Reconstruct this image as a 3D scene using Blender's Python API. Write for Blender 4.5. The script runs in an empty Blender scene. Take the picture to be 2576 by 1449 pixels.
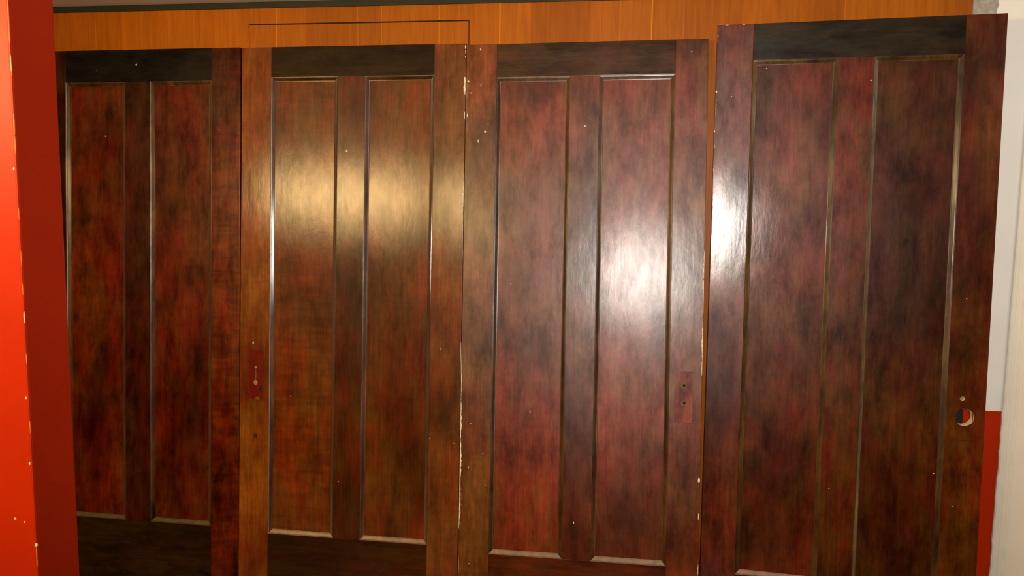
import bpy, bmesh, math, random
from mathutils import Vector, Matrix
random.seed(7)
S = bpy.context.scene
C = S.collection

# ------------------------------------------------------------------ camera
W, H = 2576, 1449
F_PX, CAM_D, CAM_H, YAW, PITCH, ROLL = 1999.841, 2.86817, 1.48714, 0.14439, 0.10707, 0.01335
cy, sy, cp, sp = math.cos(YAW), math.sin(YAW), math.cos(PITCH), math.sin(PITCH)
fwd0 = Vector((-sy, cy, 0)); right0 = Vector((cy, sy, 0)); up0 = Vector((0, 0, 1))
FW = fwd0 * cp - up0 * sp
U0 = up0 * cp + fwd0 * sp
RT = right0 * math.cos(ROLL) + U0 * math.sin(ROLL)
UP = U0 * math.cos(ROLL) - right0 * math.sin(ROLL)
EYE = Vector((0, -CAM_D, CAM_H))
cam = bpy.data.cameras.new('camera')
cam.sensor_width = 36; cam.sensor_fit = 'HORIZONTAL'
cam.lens = F_PX / W * 36
cam.clip_start = 0.02
co = bpy.data.objects.new('camera', cam); C.objects.link(co)
m = Matrix((RT, UP, -FW)).transposed().to_4x4(); m.translation = EYE
co.matrix_world = m
S.camera = co

def ray(x, y):
    return (FW + RT * ((x - W / 2) / F_PX) + UP * ((H / 2 - y) / F_PX)).normalized()

# ------------------------------------------------------------------ helpers
def obj(name, bm, mats, parent=None):
    me = bpy.data.meshes.new(name)
    bmesh.ops.recalc_face_normals(bm, faces=bm.faces[:])
    bm.to_mesh(me); bm.free()
    for mt in (mats if isinstance(mats, (list, tuple)) else [mats]):
        me.materials.append(mt)
    o = bpy.data.objects.new(name, me); C.objects.link(o)
    if parent: o.parent = parent
    return o

def box(bm, x0, x1, y0, y1, z0, z1, mi=0, bevel=0.0):
    b = bmesh.new()
    bmesh.ops.create_cube(b, size=1)
    for v in b.verts:
        v.co = Vector((x0 + (v.co.x + .5) * (x1 - x0), y0 + (v.co.y + .5) * (y1 - y0), z0 + (v.co.z + .5) * (z1 - z0)))
    if bevel:
        bmesh.ops.bevel(b, geom=b.edges[:], offset=bevel, segments=2, affect='EDGES', profile=.6)
    merge(bm, b, mi)

def merge(bm, b, mi):
    b.verts.index_update()
    vs = [bm.verts.new(v.co) for v in b.verts]
    for f in b.faces:
        try:
            nf = bm.faces.new([vs[v.index] for v in f.verts]); nf.material_index = mi
        except ValueError:
            pass
    b.free()

def struct(name, bm, mats):
    o = obj(name, bm, mats); o['kind'] = 'structure'; return o

def chip(bm, u, v, hw, hh, y, mi=1, n=9, jag=.35, th=.0004):
    """a small flake of bare wood lying on the face y (front is -Y)"""
    pts = []
    for k in range(n):
        a = 2 * math.pi * k / n
        r = 1 - jag * random.random()
        pts.append((u + hw * r * math.cos(a), v + hh * r * math.sin(a)))
    f = [bm.verts.new((p[0], y - th, p[1])) for p in pts]
    b = [bm.verts.new((p[0], y + .0002, p[1])) for p in pts]
    fc = bm.faces.new(f); fc.material_index = mi
    for k in range(n):
        q = bm.faces.new((f[k], f[(k + 1) % n], b[(k + 1) % n], b[k])); q.material_index = mi

def jag_strip(bm, p0, p1, w0, w1, y, mi=1, n=26, th=.0005, side=1):
    """worn ragged strip that runs along an edge from p0 to p1 (u,v), its width growing to one side"""
    prev = None
    for k in range(n + 1):
        t = k / n
        u = p0[0] + (p1[0] - p0[0]) * t; v = p0[1] + (p1[1] - p0[1]) * t
        w = (w0 + (w1 - w0) * math.sin(math.pi * t)) * (.45 + .75 * random.random())
        row = (bm.verts.new((u, y - th, v)), bm.verts.new((u + side * w, y - th, v)))
        if prev:
            f = bm.faces.new((prev[0], prev[1], row[1], row[0])); f.material_index = mi
        prev = row

# ------------------------------------------------------------------ materials
def newmat(name):
    mt = bpy.data.materials.new(name); mt.use_nodes = True
    nt = mt.node_tree; b = nt.nodes['Principled BSDF']
    return mt, nt, b

def N(nt, t, **kw):
    n = nt.nodes.new(t)
    for k, v in kw.items(): setattr(n, k, v)
    return n

def ramp(nt, src, stops):
    r = N(nt, 'ShaderNodeValToRGB'); e = r.color_ramp.elements
    while len(e) < len(stops): e.new(.5)
    for i, (p, c) in enumerate(stops):
        e[i].position = p; e[i].color = (*c, 1)
    nt.links.new(src, r.inputs[0]); return r.outputs[0]

def mul(nt, a, b, fac=1.0, mode='MULTIPLY'):
    x = N(nt, 'ShaderNodeMix', data_type='RGBA', blend_type=mode)
    x.inputs[0].default_value = fac
    nt.links.new(a, x.inputs[6]); nt.links.new(b, x.inputs[7]); return x.outputs[2]

def mapped(nt, scale, loc):
    tc = N(nt, 'ShaderNodeTexCoord'); mp = N(nt, 'ShaderNodeMapping')
    mp.inputs['Scale'].default_value = scale; mp.inputs['Location'].default_value = loc
    nt.links.new(tc.outputs['Object'], mp.inputs[0]); return mp.outputs[0]

def noise(nt, vec, scale, detail=3, rough=.55, dist=0.0):
    n = N(nt, 'ShaderNodeTexNoise'); n.inputs['Scale'].default_value = scale
    n.inputs['Detail'].default_value = detail; n.inputs['Roughness'].default_value = rough
    n.inputs['Distortion'].default_value = dist
    nt.links.new(vec, n.inputs['Vector']); return n.outputs['Fac']

def wood(name, seed, dark, red, brown, horiz=False, figure=0.0, broad=.42, tight=.22, film=1.0, share=.5, value=1.0, bump=.07, cloudy=1.0):
    """old shellacked hardwood: cloudy red and brown stain, fine grain, glossy film of uneven thickness"""
    mt = bpy.data.materials.new(name); mt.use_nodes = True
    nt = mt.node_tree; nt.nodes.remove(nt.nodes['Principled BSDF']); out = nt.nodes['Material Output']
    g = (1.0, 1.0, .42) if not horiz else (.36, 1.0, 1.0)
    loc = (seed * 3.17, seed * 1.31, seed * 2.03)
    v1 = mapped(nt, g, loc)
    v0 = mapped(nt, (.8, 1, .5) if not horiz else (.35, 1, .8), (loc[2] + 4, loc[0], loc[1] + 9))
    big = noise(nt, v0, 4.6, 2, .5, .3)
    cloud = noise(nt, v1, 17, 6, .68, .15)
    v2 = mapped(nt, g, (loc[0] + 11, loc[1] + 3, loc[2] + 7))
    hue = noise(nt, v2, 10, 5, .66, .15)
    c_hue = ramp(nt, hue, [(.42, red), (.58, brown)])
    c = mul(nt, c_hue, ramp(nt, big, [(.30, (.50, .48, .46)), (.50, (1, 1, 1)), (.70, (1.35, 1.32, 1.28))]))
    c = mul(nt, c, ramp(nt, cloud, [(.33, dark), (.45, (.70, .70, .70)), (.55, (1, 1, 1)), (.70, (1.45, 1.38, 1.3))]), cloudy)
    gs = (46, 46, 2.2) if not horiz else (2.2, 46, 46)
    v3 = mapped(nt, gs, loc)
    grain = noise(nt, v3, 3, 3, .6)
    c = mul(nt, c, ramp(nt, grain, [(.3, (.74, .72, .70)), (.65, (1.08, 1.08, 1.08))]))
    if figure:
        v5 = mapped(nt, (1.5, 1, 8) if not horiz else (8, 1, 1.5), (loc[2], loc[0], loc[1]))
        fig = noise(nt, v5, 3.2, 2, .5, 1.2)
        c = mul(nt, c, ramp(nt, fig, [(.40, (.55, .5, .5)), (.58, (1.15, 1.12, 1.1))]), figure)
    hsv = N(nt, 'ShaderNodeHueSaturation'); hsv.inputs['Value'].default_value = value
    nt.links.new(c, hsv.inputs['Color'])
    v4 = mapped(nt, (1.5, 1, .5) if not horiz else (.5, 1, 1.5), (loc[1], loc[2], loc[0]))
    wav = noise(nt, v4, 20, 4, .58)
    mixh = N(nt, 'ShaderNodeMath', operation='MULTIPLY_ADD'); mixh.inputs[1].default_value = .12
    nt.links.new(grain, mixh.inputs[0]); nt.links.new(wav, mixh.inputs[2])
    bp = N(nt, 'ShaderNodeBump'); bp.inputs['Strength'].default_value = bump; bp.inputs['Distance'].default_value = .006
    nt.links.new(mixh.outputs[0], bp.inputs['Height'])
    df = N(nt, 'ShaderNodeBsdfDiffuse'); nt.links.new(hsv.outputs[0], df.inputs['Color'])
    g1 = N(nt, 'ShaderNodeBsdfAnisotropic', distribution='BECKMANN'); g1.inputs['Roughness'].default_value = broad
    g2 = N(nt, 'ShaderNodeBsdfAnisotropic', distribution='BECKMANN'); g2.inputs['Roughness'].default_value = tight
    for k in (g1, g2):
        k.inputs['Color'].default_value = (1, 1, 1, 1)
        nt.links.new(bp.outputs[0], k.inputs['Normal'])
    gm = N(nt, 'ShaderNodeMixShader'); gm.inputs[0].default_value = share
    nt.links.new(g1.outputs[0], gm.inputs[1]); nt.links.new(g2.outputs[0], gm.inputs[2])
    fr = N(nt, 'ShaderNodeFresnel'); fr.inputs['IOR'].default_value = 1.52
    fm = N(nt, 'ShaderNodeMapRange'); fm.inputs['From Min'].default_value = .36; fm.inputs['From Max'].default_value = .60
    fm.inputs['To Min'].default_value = film * (1 - .4 * cloudy); fm.inputs['To Max'].default_value = film
    nt.links.new(cloud, fm.inputs['Value'])
    fa = N(nt, 'ShaderNodeMath', operation='MULTIPLY')
    nt.links.new(fr.outputs[0], fa.inputs[0]); nt.links.new(fm.outputs[0], fa.inputs[1])
    mx = N(nt, 'ShaderNodeMixShader'); nt.links.new(fa.outputs[0], mx.inputs[0])
    nt.links.new(df.outputs[0], mx.inputs[1]); nt.links.new(gm.outputs[0], mx.inputs[2])
    nt.links.new(mx.outputs[0], out.inputs['Surface'])
    return mt

def plain(name, col, rough=.5, var=.12, scale=8, coat=0.0, bump=0.0, stretch=(1, 1, 1), spec=.3):
    mt, nt, b = newmat(name)
    f = noise(nt, mapped(nt, stretch, (1.7, 2.3, .4)), scale, 4)
    lo = tuple(c * (1 - var) for c in col); hi = tuple(min(1, c * (1 + var)) for c in col)
    nt.links.new(ramp(nt, f, [(.3, lo), (.7, hi)]), b.inputs['Base Color'])
    b.inputs['Roughness'].default_value = rough
    b.inputs['Specular IOR Level'].default_value = spec
    b.inputs['Coat Weight'].default_value = coat; b.inputs['Coat Roughness'].default_value = .2
    if bump:
        bp = N(nt, 'ShaderNodeBump'); bp.inputs['Strength'].default_value = bump; bp.inputs['Distance'].default_value = .004
        nt.links.new(noise(nt, mapped(nt, stretch, (5, 5, 5)), scale * 6, 3), bp.inputs['Height'])
        nt.links.new(bp.outputs[0], b.inputs['Normal'])
    return mt

M_red = plain('red_gloss_paint', (.40, .0185, .0006), .42, .08, 5, bump=.06, spec=.22)
M_redflat = plain('red_wall_paint', (.44, .022, .001), .6, .05, 5, spec=.08)
M_white = plain('white_wall_paint', (.86, .84, .78), .55, .04, 4, bump=.06)
M_case = plain('cream_trim_paint', (.84, .78, .66), .45, .04, 5)
M_plaster = plain('bare_grey_plaster', (.36, .33, .30), .9, .25, 60, bump=.3)
M_ceil = plain('ceiling_paint', (.62, .58, .54), .7, .05, 3)
M_dark = plain('dark_stained_strip', (.012, .013, .006), .5, .3, 14)
M_core = plain('dark_wall_core', (.02, .012, .006), .8, .2, 8)
M_floor = plain('floor_boards', (.16, .09, .05), .5, .3, 6, stretch=(8, .6, 1))
M_room = plain('brown_room_paint', (.20, .13, .08), .7, .06, 2)
M_bare = plain('bare_chipped_wood', (.80, .66, .44), .6, .2, 90)
M_chip = plain('pale_paint_chip', (.72, .62, .44), .5, .2, 90)
M_scuff = plain('scuffed_varnish', (.16, .075, .040), .4, .3, 60)
M_hole = plain('dark_hole', (.010, .006, .003), .8, .2, 40)
M_holelit = plain('drilled_wood', (.13, .055, .010), .6, .2, 60)
M_mark = plain('unvarnished_red_wood', (.11, .006, .003), .5, .25, 30, spec=.1)

M_ledgelit = [plain('lit_ledge_%s' % 'abcd'[k], c, .6, .25, 40, coat=.2) for k, c in enumerate([(.085, .060, .020), (.24, .145, .085), (.22, .140, .085), (.26, .13, .09)])]  # light caught by the bottom mouldings, painted as paler colour per door
# panelling: board tone comes from the board itself
def panelling():
    mt, nt, b = newmat('orange_board_panelling')
    at = N(nt, 'ShaderNodeAttribute', attribute_name='board_tone')
    v = mapped(nt, (24, 24, 1.6), (3, 1, 2))
    gr = noise(nt, v, 3, 4, .6, .5)
    v2 = mapped(nt, (1, 1, .3), (7, 1, 2))
    cl = noise(nt, v2, 7, 3)
    c = mul(nt, ramp(nt, gr, [(.3, (.30, .076, .0025)), (.7, (.39, .112, .004))]), ramp(nt, cl, [(.3, (.88, .84, .8)), (.7, (1.08, 1.06, 1))]))
    vo = N(nt, 'ShaderNodeTexVoronoi'); vo.inputs['Scale'].default_value = 4.2
    nt.links.new(mapped(nt, (1, .2, 1), (2.4, 0, .7)), vo.inputs['Vector'])
    c = mul(nt, c, ramp(nt, vo.outputs['Distance'], [(.035, (.5, .42, .4)), (.075, (1, 1, 1))]))
    c = mul(nt, c, at.outputs['Color'])
    nt.links.new(c, b.inputs['Base Color'])
    b.inputs['Roughness'].default_value = .42
    b.inputs['Specular IOR Level'].default_value = .12
    return mt
M_pan = panelling()

# ------------------------------------------------------------------ the setting
CEIL = 2.2105
X0, X1, YR = -3.6, 2.3, -6.2
bm = bmesh.new(); box(bm, X0, X1, YR, .12, -.05, -.0005); struct('floor', bm, M_floor)
bm = bmesh.new(); box(bm, X0 - .1, X1 + .1, YR - .1, .12, CEIL, CEIL + .08); struct('ceiling', bm, M_ceil)
bm = bmesh.new(); box(bm, X0 - .1, X0, YR - .1, .12, 0, CEIL); struct('wall_left', bm, M_room)
bm = bmesh.new(); box(bm, X1, X1 + .1, YR - .1, .12, 0, CEIL); struct('wall_right', bm, M_white)
bm = bmesh.new(); box(bm, X0, X1, YR - .1, YR, 0, CEIL); struct('wall_rear', bm, M_room)

# back wall: orange boards, bare plaster strip, white planks, red dado
PX1 = 1.0915                                    # right end of the boards
JX0, JX1, JZ = -1.4185, -.5866, 2.1290          # flush door sawn out of the boards
bounds = [X0]
x = X0
seam_x = [-2.042, -1.934, -1.836, -1.634, -1.311, -1.195, -0.998, -0.908, -0.789, -0.694, -0.473, -0.363, -0.153, -0.050, 0.059, 0.167, 0.365, 0.573, 0.694, 0.889, 1.000]
while x + .11 < seam_x[0] - .05:
    x += .115; bounds.append(x)
bounds += seam_x + [PX1]
bright = {-2.042: 1.25, -1.634: 1.2, -1.311: 1.55, -0.998: 1.35, -0.908: 1.25, -0.694: 1.3, -0.473: 1.75, -0.363: 1.2, -0.050: 1.25, 0.059: 1.75, 0.167: 1.25, 0.694: 1.25}
rt = random.Random(4)
tones = [rt.uniform(.84, 1.1) for _ in bounds]
def boards(zlo, zhi, xa, xb, name, gap=0.0):
    """boards between xa and xb as one mesh with the tone of each board on its faces"""
    bm = bmesh.new(); tone = []
    def slab(a, b, t, proud=0.0):
        n0 = len(bm.faces); box(bm, a, b, -proud, .012, zlo, zhi); tone.extend([t] * (len(bm.faces) - n0))
    for k in range(len(bounds) - 1):
        a, b = max(bounds[k], xa), min(bounds[k + 1], xb)
        if b - a < .001: continue
        slab(a, b, tones[k])
        br = bright.get(bounds[k])
        if br and bounds[k] > xa + .002 and bounds[k] < xb - .006:
            slab(bounds[k] - .0022, bounds[k] + .0022, br * tones[k], .0006)
    return bm, tone
def board_obj(name, pieces):
    bm = bmesh.new(); tone = []
    for b, t in pieces:
        merge(bm, b, 0); tone += t
    me = bpy.data.meshes.new(name)
    bm.to_mesh(me); bm.free()
    return me, tone
def finish(me, tone, name, mats, extra=None):
    at = me.attributes.new('board_tone', 'FLOAT_COLOR', 'FACE')
    for i, t in enumerate(tone): at.data[i].color = (t, t * (1 + .25 * (t - 1)), t, 1)
    for mt in mats: me.materials.append(mt)
    o = bpy.data.objects.new(name, me); C.objects.link(o); o['kind'] = 'structure'
    return o
pieces = [boards(0, CEIL, X0, JX0 - .0015, 'l'), boards(JZ + .0050, CEIL, JX0 - .0015, JX1 + .0032, 't'), boards(0, CEIL, JX1 + .0032, PX1, 'r')]
me, tone = board_obj('wall_back', pieces)
bm = bmesh.new(); bm.from_mesh(me)
box(bm, X0, X1, .013, .11, 0, CEIL, 1)                              # wall core seen in the sawn gaps
# bare plaster beside the boards, its white-paint border ragged
RX = 1.169
box(bm, PX1, RX + .02,   .004, .0125, .7965, CEIL, 2)
prev = None; nrow = 90
rw = random.Random(11)
for k in range(nrow + 1):
    z = .8000 + (CEIL - .8000) * k / nrow
    xx = RX + rw.uniform(-.006, .004)
    row = (bm.verts.new((xx, .002, z)), bm.verts.new((X1, .002, z)))
    bk = bm.verts.new((xx, .0125, z))
    if prev:
        f = bm.faces.new((prev[0], prev[1], row[1], row[0])); f.material_index = 3
        f = bm.faces.new((prev[0], row[0], bk, prev[2])); f.material_index = 3
    prev = (row[0], row[1], bk)
box(bm, PX1, 1.154, -.001, .0125, 0, .8000, 1)                      # dark strip between boards and dado
box(bm, 1.154, 1.31, -.003, .0125, 0, .8000, 4)                     # red dado
bm.to_mesh(me); bm.free()
tone += [1.0] * (len(me.polygons) - len(tone))
finish(me, tone, 'wall_back', [M_pan, M_core, M_plaster, M_white, M_redflat])
# flush door of the same boards
me, tone = board_obj('door_1', [boards(.01, JZ, JX0, JX1, 'd')])
finish(me, tone, 'door_1', [M_pan])
# dark strip under the ceiling
bm = bmesh.new(); box(bm, X0, 1.091, -.010, 0, 2.1885, CEIL, 0, .0015); struct('trim_1', bm, M_dark)
# cream door casing on the right: beads on the left, flat board on the right; ragged paint line
prof = [(1.2765, 0), (1.2765, -.010), (1.2805, -.013), (1.2885, -.014), (1.2915, -.0128), (1.2945, -.0128), (1.2985, -.0155), (1.3055, -.017), (1.3105, -.0165),
        (1.3130, -.0150), (1.3155, -.0150), (1.3195, -.0185), (1.3265, -.021), (1.4245, -.022), (1.4245, 0)]
bm = bmesh.new(); rows = []
rw = random.Random(5)
nz = 70
for k in range(nz + 1):
    z = CEIL * k / nz
    j = rw.uniform(-.0022, .0016) if z < .82 else 0
    rows.append([bm.verts.new((px + (j if i < 3 else 0), py, z)) for i, (px, py) in enumerate(prof)])
for k in range(nz):
    for i in range(len(prof) - 1):
        bm.faces.new((rows[k][i], rows[k][i + 1], rows[k + 1][i + 1], rows[k + 1][i]))
bm.faces.new(rows[0]); bm.faces.new(rows[-1])
o = struct('trim_2', bm, M_case)

# ------------------------------------------------------------------ red post on the left
POST_X, POST_Y, PW, PT = -1.0512, -1.6172, .10, .11
t = bpy.data.objects.new('support_post', None); C.objects.link(t)
t.location = (POST_X - PW / 2, POST_Y + PT / 2, 0)
t['label'] = 'square red painted wooden post standing at the left, in front of the doors'
t['category'] = 'post'
bm = bmesh.new()
box(bm, -PW / 2, PW / 2, -PT / 2, PT / 2, 0, CEIL - .0005, 0, .004)
def post_at(px, py):
    d = ray(px, py); k = (POST_Y - EYE.y) / d.y; p = EYE + d * k
    return p.x - t.location.x, p.z
for px, py, w, h in [(38.7, 1304.6, 4.5, 3.5), (62, 1313.6, 3, 3), (70, 1001, 3, 4), (80, 1166, 3, 5), (35, 425, 3, 6)]:
    u, v = post_at(px, py); u = min(u, PW / 2 - .005)
    chip(bm, u, v, w / 1600, h / 1600, -PT / 2, 1)
# worn corner: narrow rough patches on the rounded arris
cx, cyy = PW / 2 - .0011, -PT / 2 + .0011
for k in range(34):
    z = random.choice([random.uniform(1.55, 2.15), random.uniform(1.2, 1.7), random.uniform(.75, 2.1)])
    r = random.uniform(.0006, .0015); hh = random.uniform(.004, .020)
    b = bmesh.new(); bmesh.ops.create_uvsphere(b, u_segments=8, v_segments=6, radius=1)
    for v in b.verts: v.co = Vector((cx + v.co.x * r, cyy + v.co.y * r, z + v.co.z * hh))
    merge(bm, b, 1 if k % 9 == 0 else 2)
u, v = post_at(90, 1372)
b = bmesh.new(); bmesh.ops.create_uvsphere(b, u_segments=8, v_segments=6, radius=1)
for w in b.verts: w.co = Vector((cx + w.co.x * .0028, cyy + w.co.y * .0028, v + w.co.z * .004))
merge(bm, b, 1)
M_worn = plain('worn_orange_edge', (.70, .17, .03), .45, .2, 40)
obj('shaft', bm, [M_red, M_chip, M_worn], t)

# ------------------------------------------------------------------ the four old doors
T = .035
#        xL      w      H      lean    yaw     roll   a      b      c      d      zt      zb     base
DOORS = [
    (-2.2379, .8100, 2.0420, .0629, -.0051, .0039, .0979, .3450, .4479, .6972, 1.9221, .2432, .1628),
    (-1.4247, .8447, 2.0459, .0701, .0009, .0038, .1155, .3715, .4745, .7294, 1.9358, .2368, .1731),
    (-.5648, .8347, 2.0462, .0964, -.0041, .0100, .1093, .3681, .4689, .7248, 1.9293, .2490, .2362),
    (.2833, .8731, 2.0857, .0371, -.0771, .0067, .1172, .3848, .4933, .7571, 1.9660, .2109, .1395),
]
LABELS = [
    'dark red stained two-panel wooden door leaning at the far left, partly behind the red post',
    'brown two-panel wooden door with a dark red keyhole mark on its left stile',
    'reddish two-panel wooden door with two screw holes in its right stile',
    'tallest two-panel wooden door, with a bored round lock hole, beside the white casing',
]
def frame(i):
    xL, w, Hh, th, ps, ph = DOORS[i][:6]; yb = DOORS[i][12]
    X = Vector((math.cos(ps), math.sin(ps), 0))
    Z = Vector((0, math.sin(th), math.cos(th))); Z = (Z - X * Z.dot(X)).normalized()
    X2 = X * math.cos(ph) + Z * math.sin(ph); Z2 = Z * math.cos(ph) - X * math.sin(ph)
    Y2 = Z2.cross(X2)
    mt = Matrix((X2, Y2, Z2)).transposed().to_4x4(); mt.translation = Vector((xL, -yb, .002))
    return mt
def onface(i, px, py):
    """door-plane coordinates of a mark seen at a pixel"""
    mt = frame(i); n = mt.col[1].to_3d(); o = mt.translation
    d = ray(px, py); k = (o - EYE).dot(n) / d.dot(n)
    q = mt.inverted() @ (EYE + d * k)
    return q.x, q.z

DEPTH = .0105
PROF = [(0, 0), (.0006, .0034), (.0026, .0028), (.0042, .0032), (.0122, .0072), (.0132, .0090), (.0152, .0094), (.0154, DEPTH)]
def moulding(x0, x1, z0, z1):
    bm = bmesh.new(); rings = []
    for s, d in PROF:
        rings.append([bm.verts.new(p) for p in ((x0 + s, d, z0 + s), (x1 - s, d, z0 + s), (x1 - s, d, z1 - s), (x0 + s, d, z1 - s))])
    for a, b in zip(rings, rings[1:]):
        for k in range(4):
            f = bm.faces.new((a[k], a[(k + 1) % 4], b[(k + 1) % 4], b[k]))
            if k == 0: f.material_index = 1     # bottom ledge, overhead light painted in
    return bm

def drilled_board(bm, x0, x1, z0, z1, holes):
    """a stile of full thickness with round holes (u, v, radius) bored through it, sorted upward"""
    zs = z0
    for (u, v, r) in holes:
        s = r * 1.25
        box(bm, x0, x1, 0, T, zs, v - s, 0)
        box(bm, x0, u - s, 0, T, v - s, v + s, 0); box(bm, u + s, x1, 0, T, v - s, v + s, 0)
        n = 48; fr = []; bk = []; fo = []; bo = []
        for k in range(n):
            a = 2 * math.pi * k / n; c, q = math.cos(a), math.sin(a); g = s / max(abs(c), abs(q))
            j = 1 + random.uniform(-.03, .03)
            fr.append(bm.verts.new((u + r * j * c, 0, v + r * j * q))); bk.append(bm.verts.new((u + r * c, T, v + r * q)))
            fo.append(bm.verts.new((u + g * c, 0, v + g * q))); bo.append(bm.verts.new((u + g * c, T, v + g * q)))
        for k in range(n):
            l = (k + 1) % n
            bm.faces.new((fr[k], fr[l], fo[l], fo[k])); bm.faces.new((bk[k], bo[k], bo[l], bk[l]))
            f = bm.faces.new((fr[l], fr[k], bk[k], bk[l])); f.material_index = 1
        zs = v + s
    box(bm, x0, x1, 0, T, zs, z1, 0)

# stain of each door and part; top rails also have shade in the colour
D_ = (.30, .27, .24)
STAIN = [
    dict(stileL=((.050, .008, .002), (.055, .018, .003), 1.0), stileR=((.115, .011, .0018), (.110, .026, .004), 1.0), top=((.004, .003, .003), (.006, .004, .003), 1.0),
         bottom=((.022, .007, .0025), (.026, .012, .003), 1.0), mull=((.060, .007, .0015), (.055, .014, .002), .9), panel=((.105, .0085, .0013), (.095, .021, .003), 1.0), mould=((.060, .022, .006), (.085, .040, .008), 1.0)),
    dict(stileL=((0.1767, 0.0316, 0.0024), (0.1860, 0.0577, 0.0040), 1.0), stileR=((0.1395, 0.0316, 0.0056), (0.1395, 0.0465, 0.0080), 1.0), top=((0.0186, 0.0065, 0.0020), (0.0223, 0.0121, 0.0024), 1.0),
         bottom=((0.0651, 0.0121, 0.0020), (0.0558, 0.0205, 0.0024), 1.0), mull=((0.1023, 0.0140, 0.0024), (0.0698, 0.0233, 0.0032), 1.0), panel=((0.1395, 0.0223, 0.0024), (0.1116, 0.0335, 0.0040), 1.0), mould=((0.0651, 0.0233, 0.0096), (0.0837, 0.0353, 0.0128), 1.0)),
    dict(stileL=((0.1365, 0.0299, 0.0054), (0.1365, 0.0483, 0.0072), 1.0), stileR=((0.1470, 0.0230, 0.0042), (0.1313, 0.0391, 0.0060), 1.0), top=((0.0504, 0.0161, 0.0060), (0.0399, 0.0196, 0.0066), 1.0),
         bottom=((0.0945, 0.0149, 0.0024), (0.0683, 0.0196, 0.0030), 1.0), mull=((0.1260, 0.0207, 0.0042), (0.1050, 0.0322, 0.0048), 1.0), panel=((0.1575, 0.0218, 0.0048), (0.1313, 0.0322, 0.0048), 1.0), mould=((0.0578, 0.0207, 0.0048), (0.0651, 0.0276, 0.0060), 1.0)),
    dict(stileL=((0.1100, 0.0126, 0.0024), (0.1100, 0.0230, 0.0036), 1.0), stileR=((0.1000, 0.0126, 0.0009), (0.1050, 0.0299, 0.0018), 1.0), top=((0.0200, 0.0115, 0.0036), (0.0140, 0.0092, 0.0030), 1.0),
         bottom=((0.0400, 0.0103, 0.0018), (0.0300, 0.0115, 0.0018), 1.0), mull=((0.1050, 0.0115, 0.0018), (0.0800, 0.0230, 0.0024), 1.0), panel=((0.1050, 0.0138, 0.0030), (0.0900, 0.0242, 0.0030), 1.0), panelR=((0.0800, 0.0121, 0.0015), (0.0850, 0.0253, 0.0018), .72), mould=((0.0600, 0.0253, 0.0054), (0.0800, 0.0414, 0.0072), 1.0)),
]
GLOSS = [dict(film=.6, tight=.22, share=.5), dict(film=1.05, tight=.205, share=.74, cloudy=.65), dict(film=1.0, tight=.235, share=.34, cloudy=.8), dict(film=.68, tight=.21, share=.5, cloudy=.9)]

# chips and flecks of each door, seen at pixel (x, y) with half sizes in pixels
FLECKS = [
    [(343, 163, 2.6, 3), (243, 178, 1.3, 1.2), (551, 327, 1.2, 1.2), (261, 342, 1.6, 2.2)],
    [(872, 379, 2.8, 3.2), (728, 998, 1.5, 1.5), (1107, 878, 1.2, 3), (1081, 1102, 1.6, 1.6), (1142, 1115, 1.5, 1.5), (852, 1211, .9, 1.5), (637, 862, 2.4, 4.5),
     (1172, 118, 2, 6), (1172, 130, 1.6, 5), (1171, 143, 1.2, 3), (1170, 205, 2.5, 14), (1172, 225, 2, 8)],
    [(1210, 214, 1.3, 5), (1209, 124, 1.5, 4), (1220, 331, 2.8, 3.4), (1203, 355, 1.3, 5), (1228, 313, 1.2, 1.2), (1472, 317, 2.2, 1.6), (1740, 130, 1.8, 1.8), (1692, 257, 2.2, 2.6),
     (1443, 1315, 1.2, 4), (1232, 1360, 2, 3), (1184, 1066, 1.4, 1.8), (1178, 1176, 1.4, 3.2), (1214, 1140, 1.2, 1.4), (1222, 1220, 1.2, 1.2), (1758, 1208, 3, 7), (1757, 1300, 1.2, 9),
     (1186, 234, 3, 1.8), (1178, 205, 3, 3), (1176, 290, 2, 6), (1333, 1038, 1.2, 1.2), (1683, 742, 1.2, 6), (1180, 1418, 1.6, 1.6), (1684, 571, 1.2, 1.2), (1284, 714, 1.2, 1.4)],
    [(2191, 202, 2, 2), (1840, 243, 1.3, 1.3), (1929, 171, 1.2, 1.6), (1797, 90, 1.4, 1.8), (1800, 231, 2.2, 4), (1798, 275, 1.4, 4), (1796, 330, 1.2, 3), (1795, 368, 1, 5), (1793, 428, 1, 6),
     (1790, 500, .9, 5), (2351, 1194, 1.4, 1.4), (2395, 1274, 1.2, 1.2), (2085, 1229, 1.4, 1.2), (1830, 63, 7, 1.2), (1872, 61.5, 2.5, 1), (1848, 590, 1.2, 14), (2432, 751, 1.3, 2)],
]
random.seed(3)
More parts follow.
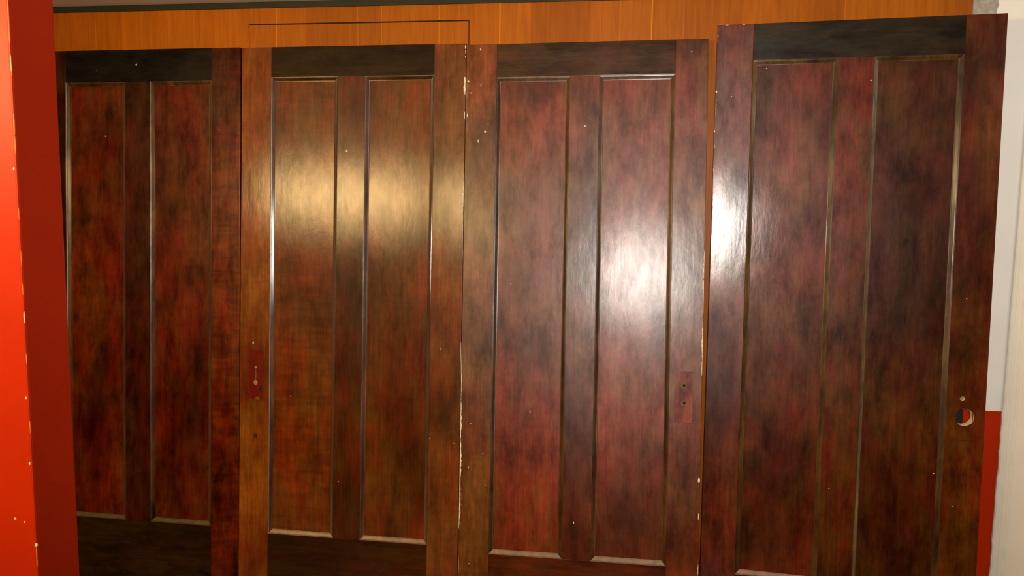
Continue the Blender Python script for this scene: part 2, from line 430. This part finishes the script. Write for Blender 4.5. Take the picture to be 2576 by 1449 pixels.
for i, dd in enumerate(DOORS):
    xL, w, Hh, th, ps, ph, a, b, c, d, zt, zb, yb = dd
    root = bpy.data.objects.new('panel_door', None); C.objects.link(root)
    root.matrix_world = frame(i)
    root['label'] = LABELS[i]; root['category'] = 'door'; root['kind'] = 'thing'; root['group'] = 'old wooden doors leaning against the boards'
    st = STAIN[i]; gl = GLOSS[i]
    def mat(part, key, k, horiz=False, figure=0.0, **kw):
        r, br, val = st[key]
        g = dict(gl); g.update(kw)
        return wood('stained_%s_%d' % (part, i), i * 7.3 + k * 1.7, D_, r, br, horiz, figure, value=val, **g)
    # flecks sorted to the part they lie on
    parts = dict(stileL=[], stileR=[], top=[], bottom=[], mull=[], panelL=[], panelR=[])
    for px, py, hw, hh in FLECKS[i]:
        u, v = onface(i, px, py)
        if u < a: k = 'stileL'
        elif u > d: k = 'stileR'
        elif v > zt: k = 'top'
        elif v < zb: k = 'bottom'
        elif u < b: k = 'panelL'
        elif u < c: k = 'mull'
        else: k = 'panelR'
        hu, hv = hw / 715, hh / 715
        if u > 0: u = max(u, hu + .0004)
        u = min(max(u, hu * .8), w - hu * .8); v = min(v, Hh - hv)
        parts[k].append((u, v, hu, hv))
    def flecks(bm, key, y=0.0):
        for (u, v, hu, hv) in parts[key]: chip(bm, u, v, hu, hv, y, 1)
    # left stile
    bm = bmesh.new(); box(bm, 0, a, 0, T, 0, Hh, 0, .0016); flecks(bm, 'stileL')
    if i == 2:      # long worn pale arris and scuffs along the left edge
        for (y0, y1, w0, w1) in [(862, 1010, .6, 1.8), (1010, 1110, 1.5, 3.2), (1110, 1225, 2, 4.2), (1225, 1330, .8, 2.4), (1395, 1449, .6, 1.6)]:
            p0, p1 = onface(2, 1160, y0), onface(2, 1160, y1)
            jag_strip(bm, (.0007, p0[1]), (.0007, p1[1]), w0 / 715, w1 / 715, -.0001, 1)
        for (y0, y1, w1) in [(195, 255, 9), (255, 345, 7), (1210, 1320, 7)]:
            p0, p1 = onface(2, 1165, y0), onface(2, 1165, y1)
            jag_strip(bm, (.0006, p0[1]), (.0006, p1[1]), 3 / 715, w1 / 715, .0001, 2, 30, .0003)
    if i == 3:
        for (y0, y1, w1) in [(64, 110, 3), (420, 640, 2.2), (226, 300, 3)]:
            p0, p1 = onface(3, 1790, y0), onface(3, 1790, y1)
            jag_strip(bm, (.0004, p0[1]), (.0004, p1[1]), .6 / 715, w1 / 715, -.0001, 2, 24)
    obj('stile', bm, [mat("stile", "stileL", 1, figure=.15, **({"film": 1.1} if i == 3 else {})), M_chip, M_scuff], root)
    # right stile
    bm = bmesh.new()
    if i == 3:
        hu, hv = onface(3, 2426, 1050); ku, kv = onface(3, 2421, 1003)
        drilled_board(bm, d, w, 0, Hh, [(hu, hv, .0285), (ku, kv, .0075)])
    else:
        box(bm, d, w, 0, T, 0, Hh, 0, .0016)
    flecks(bm, 'stileR')
    if i == 0:
        for (y0, y1) in [(1078, 1130), (1180, 1235), (1270, 1330), (1360, 1449)]:
            p0, p1 = onface(0, 600, y0), onface(0, 600, y1)
            jag_strip(bm, (w - .0006, p0[1]), (w - .0006, p1[1]), .15 / 715, .8 / 715, -.0001, 2, 14, side=-1)
    if i == 1:
        for (y0, y1, w1) in [(455, 520, 1.6), (198, 240, 5), (860, 960, 1.5), (280, 300, 2)]:
            p0, p1 = onface(1, 1162, y0), onface(1, 1162, y1)
            jag_strip(bm, (w - .0008, p0[1]), (w - .0008, p1[1]), .5 / 715, w1 / 715, -.0001, 1, 16, side=-1)
    if i == 2:
        for (y0, y1, w1) in [(630, 700, 1.6), (705, 790, 1.8), (810, 905, 2.2), (905, 945, 1.6), (1420, 1449, 1.5)]:
            p0, p1 = onface(2, 1768, y0), onface(2, 1768, y1)
            jag_strip(bm, (w - .0008, p0[1]), (w - .0008, p1[1]), .5 / 715, w1 / 715, -.0001, 1, 20, side=-1)
    obj('stile', bm, [mat('right_stile', 'stileR', 2, figure=.6 if i == 0 else .15), M_bare if i == 3 else M_chip, M_scuff], root)
    bm = bmesh.new(); box(bm, a, d, 0, T, zt, Hh, 0, .0012); flecks(bm, 'top'); obj('top_rail', bm, [mat('top_rail', 'top', 3, True, film=.6), M_chip], root)
    bm = bmesh.new(); box(bm, a, d, 0, T, 0, zb, 0, .0008); flecks(bm, 'bottom'); obj('bottom_rail', bm, [mat('bottom_rail', 'bottom', 4, True, film=.6), M_chip], root)
    bm = bmesh.new(); box(bm, b, c, 0, T, zb, zt, 0, .0006); flecks(bm, 'mull'); obj('mullion', bm, [mat('mullion', 'mull', 5), M_chip], root)
    mm = mat('moulding', 'mould', 6, bump=.04)
    for q, (x0, x1) in enumerate(((a, b), (c, d))):
        bm = bmesh.new(); box(bm, x0 + .0005, x1 - .0005, DEPTH, DEPTH + .013, zb + .0005, zt - .0005)
        flecks(bm, 'panelL' if q == 0 else 'panelR', DEPTH)
        pn = obj('panel', bm, [mat('panel_%s' % 'ab'[q], 'panelR' if (q and 'panelR' in st) else 'panel', 8 + q, figure=.4 if (i == 1 and q == 0) else .12), M_chip], root)
        obj('panel_moulding', moulding(x0, x1, zb, zt), [mm, M_ledgelit[i]], pn)
    # lock marks
    if i == 1:
        u0, v0 = onface(1, 626, 1003); u1, v1 = onface(1, 662, 881)
        bm = bmesh.new(); box(bm, u0, u1, -.0004, .001, v0, v1, 0)
        cu = (u0 + u1) / 2
        for (py, r) in [(924, .0045), (962, .0085)]:
            _, v = onface(1, 644, py); chip(bm, cu - .001, v, r, r * 1.2, -.0004, 1, 14, .12, .0003)
        uu, v = onface(1, 646, 943); chip(bm, cu - .001, v, .0035, .022, -.0004, 2, 12, .15, .0002)
        uu, v = onface(1, 655, 978); chip(bm, uu, v, .006, .016, -.0004, 3, 10, .3, .0002)
        uu, v = onface(1, 648, 1003); chip(bm, uu - .001, v + .002, .011, .007, -.0004, 2, 10, .3, .0002)
        k = obj('keyhole_mark', bm, [M_mark, plain('pale_keyhole', (.30, .19, .055), .5, .3, 60), M_holelit, M_hole], root)
        k['label'] = 'dark red rectangle left by a removed lock plate'
        u, v = onface(1, 643, 1096); bm = bmesh.new(); chip(bm, u, v, .0095, .0105, 0, 0, 12, .25, .0003)
        obj('screw_hole', bm, plain('dark_smudge', (.030, .013, .003), .5, .3, 40), root)
    if i == 2:
        u0, v0 = onface(2, 1696, 1062); u1, v1 = onface(2, 1742, 934)
        bm = bmesh.new(); box(bm, u0, u1, -.0003, .001, v0, v1, 0)
        k = obj('lock_plate_mark', bm, wood('plate_ghost', 31, D_, (.22, .028, .012), (.21, .036, .011), film=1.0), root)
        k['label'] = 'faint redder rectangle left by a removed lock plate'
        for py in (971, 1015):
            u, v = onface(2, 1719, py)
            bm = bmesh.new(); chip(bm, u, v, .0095, .0095, -.0003, 0, 18, .06, .0003)
            chip(bm, u + .0025, v + .002, .005, .006, -.0006, 1, 12, .2, .0002)
            obj('screw_hole', bm, [M_holelit, M_hole], root)
    if i == 3:
        # faint raised varnish line left round the old plate
        u0, v0 = onface(3, 2402, 1106); u1, v1 = onface(3, 2452, 955)
        bm = bmesh.new()
        for (p, q, r, s) in [(u0, u1, v0 - .0012, v0 + .0012), (u0, u1, v1 - .001, v1 + .001), (u0 - .0008, u0 + .0008, v0, v1), (u1 - .0008, u1 + .0008, v0 + .06, v1)]:
            box(bm, p, q, -.0005, .0005, r, s)
        k = obj('lock_plate_mark', bm, wood('plate_outline', 37, D_, (.10, .03, .008), (.11, .045, .010)), root)
        k['label'] = 'faint outline left by a removed lock plate'

# ------------------------------------------------------------------ lights
def area(name, loc, aim, sx, sz, power, col, shape='RECTANGLE'):
    l = bpy.data.lights.new(name, 'AREA'); l.shape = shape; l.size = sx
    if shape in ('RECTANGLE', 'ELLIPSE'): l.size_y = sz
    l.energy = power; l.color = col
    o = bpy.data.objects.new(name, l); C.objects.link(o)
    o.location = loc
    o.rotation_euler = (Vector(aim) - Vector(loc)).to_track_quat('-Z', 'Y').to_euler()
    return o
fl = EYE + RT * .075 + UP * .045 + FW * .02
lf = area('camera_flash', fl, (.12, 0, 1.62), .03, .02, 21, (1.0, .94, .85))
lf.data.spread = math.radians(105)
area('warm_hanging_lamp', (-1.75, -2.75, 1.88), (-.9, 0, 1.45), 1.5, .20, 50, (1.0, .65, .26))
area('right_wall_fill', (1.9, -1.5, 2.19), (1.6, -.4, .6), .4, .4, 9, (1.0, .90, .78))  # added fill, out of view, lifts the white wall
area('rear_room_fill', (.6, -4.6, 2.19), (.6, -4.4, 0), .6, .6, 12, (1.0, .80, .58))  # added fill behind the camera for ambient light

wd = bpy.data.worlds.new('world'); S.world = wd; wd.use_nodes = True
wd.node_tree.nodes['Background'].inputs[0].default_value = (.02, .018, .015, 1)
S.view_settings.view_transform = 'Standard'; S.view_settings.look = 'None'
S.view_settings.gamma = 1; S.view_settings.use_curve_mapping = False
S.view_settings.exposure = 0.0
